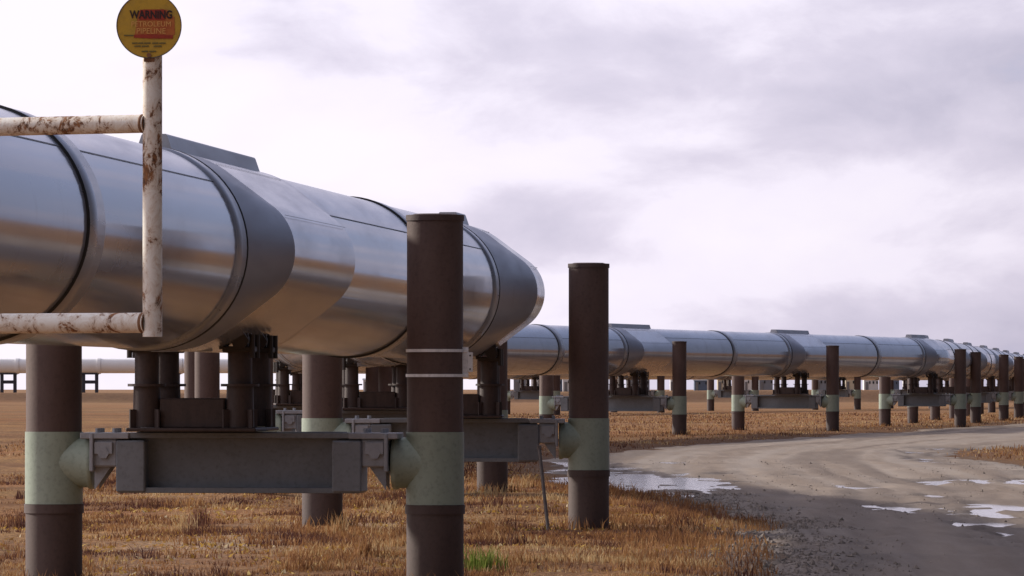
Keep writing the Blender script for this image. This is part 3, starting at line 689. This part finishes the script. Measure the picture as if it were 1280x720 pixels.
# ---------------------------------------------------------------- far buildings behind the ridge
def building(u0,u1,vt,d,wall,roofm,style,label,wn):
    x0=(u0-640)/F*d; x1=(u1-640)/F*d; H=CAMZ+(HZ-vt)/F*d; W=x1-x0; D=max(6,W*.6); cx=(x0+x1)/2
    t=thing('building',label,'building',(cx,d,0),0,'industrial buildings on the horizon'); z0=-.6
    mb=MB(); mb.box((0,D/2,(H*.86+z0)/2),(W,D,H*.86-z0)); link('wall',mb.mesh('wall',wall),t)
    mb=MB()
    if style=='gable':
        e=.25; y0,y1=-e,D+e; P=[(-W/2-e,y0,H*.86),(W/2+e,y0,H*.86),(W/2+e,y1,H*.86),(-W/2-e,y1,H*.86),(-W/2-e,D/2,H),(W/2+e,D/2,H)]
        mb.add(P,[[0,1,5,4],[2,3,4,5],[0,4,3],[1,2,5],[0,3,2,1]])
    else: mb.box((0,D/2,H*.93),(W+.3,D+.3,H*.14),bev=.05)
    link('roof',mb.mesh('roof',roofm),t)
    mb=MB(); mb.box((-W*.3,-.06,1.0),(min(2.4,W*.2),.12,2.6)); link('door',mb.mesh('door',M['broof']),t)
    for k in range(wn):
        mb=MB(); mb.box((-W*.1+W*.5*k/max(1,wn-1) if wn>1 else W*.15,-.05,H*.62),(min(1.6,W*.1),.1,H*.2)); link('window',mb.mesh('window',M['glass']),t)
BL=[(642,662,470.5,1500,'bgrey','broof','flat','low grey shed on the horizon just left of the sunlit far post',2),
    (664,690,471.2,1540,'bwhite','broof','gable','long white shed on the horizon behind the sunlit far post',3),
    (696,703,472,1480,'bblue','broof','flat','small blue hut on the horizon left of the tall dark post',1),
    (703.5,722,470.8,1520,'bwhite','bgrey','flat','white block on the horizon behind the tall dark post',2),
    (764,776,473,1500,'bwhite','broof','gable','small white hut on the horizon right of the tall dark post',1),
    (783,812,472,1560,'bgrey','broof','flat','wide grey shed on the horizon left of the first bank post',4),
    (838,846,470.5,1500,'bwhite','broof','flat','narrow white hut on the horizon touching the first bank post',1),
    (868,884,473.5,1520,'bblue','broof','gable','low blue shed on the horizon right of the first bank post',2),
    (897,912,471.5,1580,'bcream','broof','gable','cream shed on the horizon left of the pale bank post',2),
    (930,944,470.8,1500,'bwhite','bwhite','flat','bright white block on the horizon right of the pale bank post',2),
    (949,966,471,1540,'bgrey','broof','gable','tall grey shed on the horizon under the middle of the far run',2),
    (1019,1038,471,1500,'bgrey','broof','flat','grey block on the horizon left of the second bank post',3),
    (1057,1072,471.3,1480,'bcream','bcream','flat','cream block on the horizon right of the second bank post',1),
    (1080,1098,472.2,1540,'bwhite','broof','gable','long white shed on the horizon left of the far corner',3),
    (1114,1124,473,1500,'bblue','broof','flat','blue hut on the horizon at the far corner',1),
    (1130,1142,471.5,1560,'bwhite','broof','gable','white hut on the horizon under the far corner',1),
    (345,353,474,1500,'bgrey','broof','flat','grey hut on the horizon seen between shaded shoe legs',1),
    (454,470,473,1500,'bwhite','broof','gable','white hut on the horizon seen under the near pipe',2)]
for u0,u1,vt,d,w,rf,st,lab,wn in BL: building(u0,u1,vt,d,M[w],M[rf],st,lab,wn)
# white marker post at the far right
mp=thing('marker_post','white capped marker post beneath the receding pipe near the right edge','marker post',(at(1270.5,0,330).x,330,0))
mb=MB(); mb.tube((0,0,-.3),(0,0,1.9),.13,seg=14); link('post',mb.mesh('post',M['pwhite']),mp)
mb=MB(); mb.tube((0,0,1.9),(0,0,2.35),.2,.16,seg=14); link('cap',mb.mesh('cap',M['pwhite']),mp)

# ---------------------------------------------------------------- light and sky
SUN_EL=R(23); sunh=Vector((-.87,.49)).normalized()
sdir=Vector((sunh.x*math.cos(SUN_EL),sunh.y*math.cos(SUN_EL),math.sin(SUN_EL)))
ld=bpy.data.lights.new('sun','SUN'); ld.energy=5.0; ld.angle=R(2.2); ld.color=(1,.92,.82)
lo_=bpy.data.objects.new('sun',ld); COL.objects.link(lo_); lo_.rotation_euler=sdir.to_track_quat('Z','Y').to_euler()
W=bpy.data.worlds.new('World'); S.world=W; W.use_nodes=True; nt=W.node_tree
bg=nt.nodes['Background']; bg.inputs['Strength'].default_value=.1
sky=N(nt,'ShaderNodeTexSky'); sky.sky_type='NISHITA'; sky.sun_disc=False; sky.sun_elevation=SUN_EL; sky.sun_rotation=math.atan2(sunh.x,sunh.y)
tc=N(nt,'ShaderNodeTexCoord'); gen=tc.outputs['Generated']
def wn(scale,loc,detail,rough,stz=3.0):
    mp=N(nt,'ShaderNodeMapping'); mp.inputs['Scale'].default_value=(scale,scale,scale*stz); mp.inputs['Location'].default_value=loc
    nz=N(nt,'ShaderNodeTexNoise'); nz.inputs['Scale'].default_value=1; nz.inputs['Detail'].default_value=detail; nz.inputs['Roughness'].default_value=rough; nz.inputs['Distortion'].default_value=.25
    nt.links.new(gen,mp.inputs['Vector']); nt.links.new(mp.outputs[0],nz.inputs['Vector']); return nz.outputs['Fac']
big=wn(11,(3.1,0,.4),3,.5,3.2); fine=wn(30,(0,1.7,2.2),7,.58,2.0)
sep=N(nt,'ShaderNodeSeparateXYZ'); nt.links.new(gen,sep.inputs[0])
side=mth(nt,'ADD',mth(nt,'MULTIPLY',sep.outputs['X'],1.25),.02)                 # cloud thickens towards the right of the view
up=mth(nt,'MULTIPLY',mth(nt,'SUBTRACT',sep.outputs['Z'],.062,True),2.6); dens=mth(nt,'ADD',mth(nt,'ADD',mth(nt,'MULTIPLY',big,.66),mth(nt,'MULTIPLY',fine,.42)),mth(nt,'ADD',side,mth(nt,'MINIMUM',up,.10)))  # up adds unseen darker blue cloud above the frame for the pipe's reflections
cl=ramp(nt,dens,[(.42,(10.8,10.1,11.3)),(.55,(10.2,9.5,11.1)),(.64,(8.0,7.4,9.1)),(.76,(6.3,5.9,7.6)),(.92,(4.3,4.9,7.4))])
# brighter around the sun, dimmer in the half of the sky away from it
vm=N(nt,'ShaderNodeVectorMath',operation='DOT_PRODUCT'); nt.links.new(gen,vm.inputs[0]); vm.inputs[1].default_value=sdir
mr=N(nt,'ShaderNodeMapRange'); nt.links.new(vm.outputs['Value'],mr.inputs[0])
mr.inputs[1].default_value=-.35; mr.inputs[2].default_value=.46; mr.inputs[3].default_value=.10; mr.inputs[4].default_value=1.0
cl=mixc(nt,1.0,cl,(1,1,1),'MULTIPLY'); n_=cl.node; nt.links.new(mr.outputs[0],n_.inputs[7])
tot=mixc(nt,.9,sky.outputs[0],cl)
nt.links.new(tot,bg.inputs['Color'])

# ---------------------------------------------------------------- camera
cd=bpy.data.cameras.new('camera'); cam=bpy.data.objects.new('camera',cd); COL.objects.link(cam)
cd.sensor_width=36; cd.lens=36*F/1280; cd.shift_y=(HZ-360)/1280; cd.clip_start=.5; cd.clip_end=30000
cam.location=(0,0,CAMZ); cam.rotation_euler=(PI/2,0,0); S.camera=cam
S.view_settings.view_transform='Standard'; S.view_settings.look='None'; S.view_settings.exposure=0; S.view_settings.gamma=1
S.render.resolution_x=1024; S.render.resolution_y=576
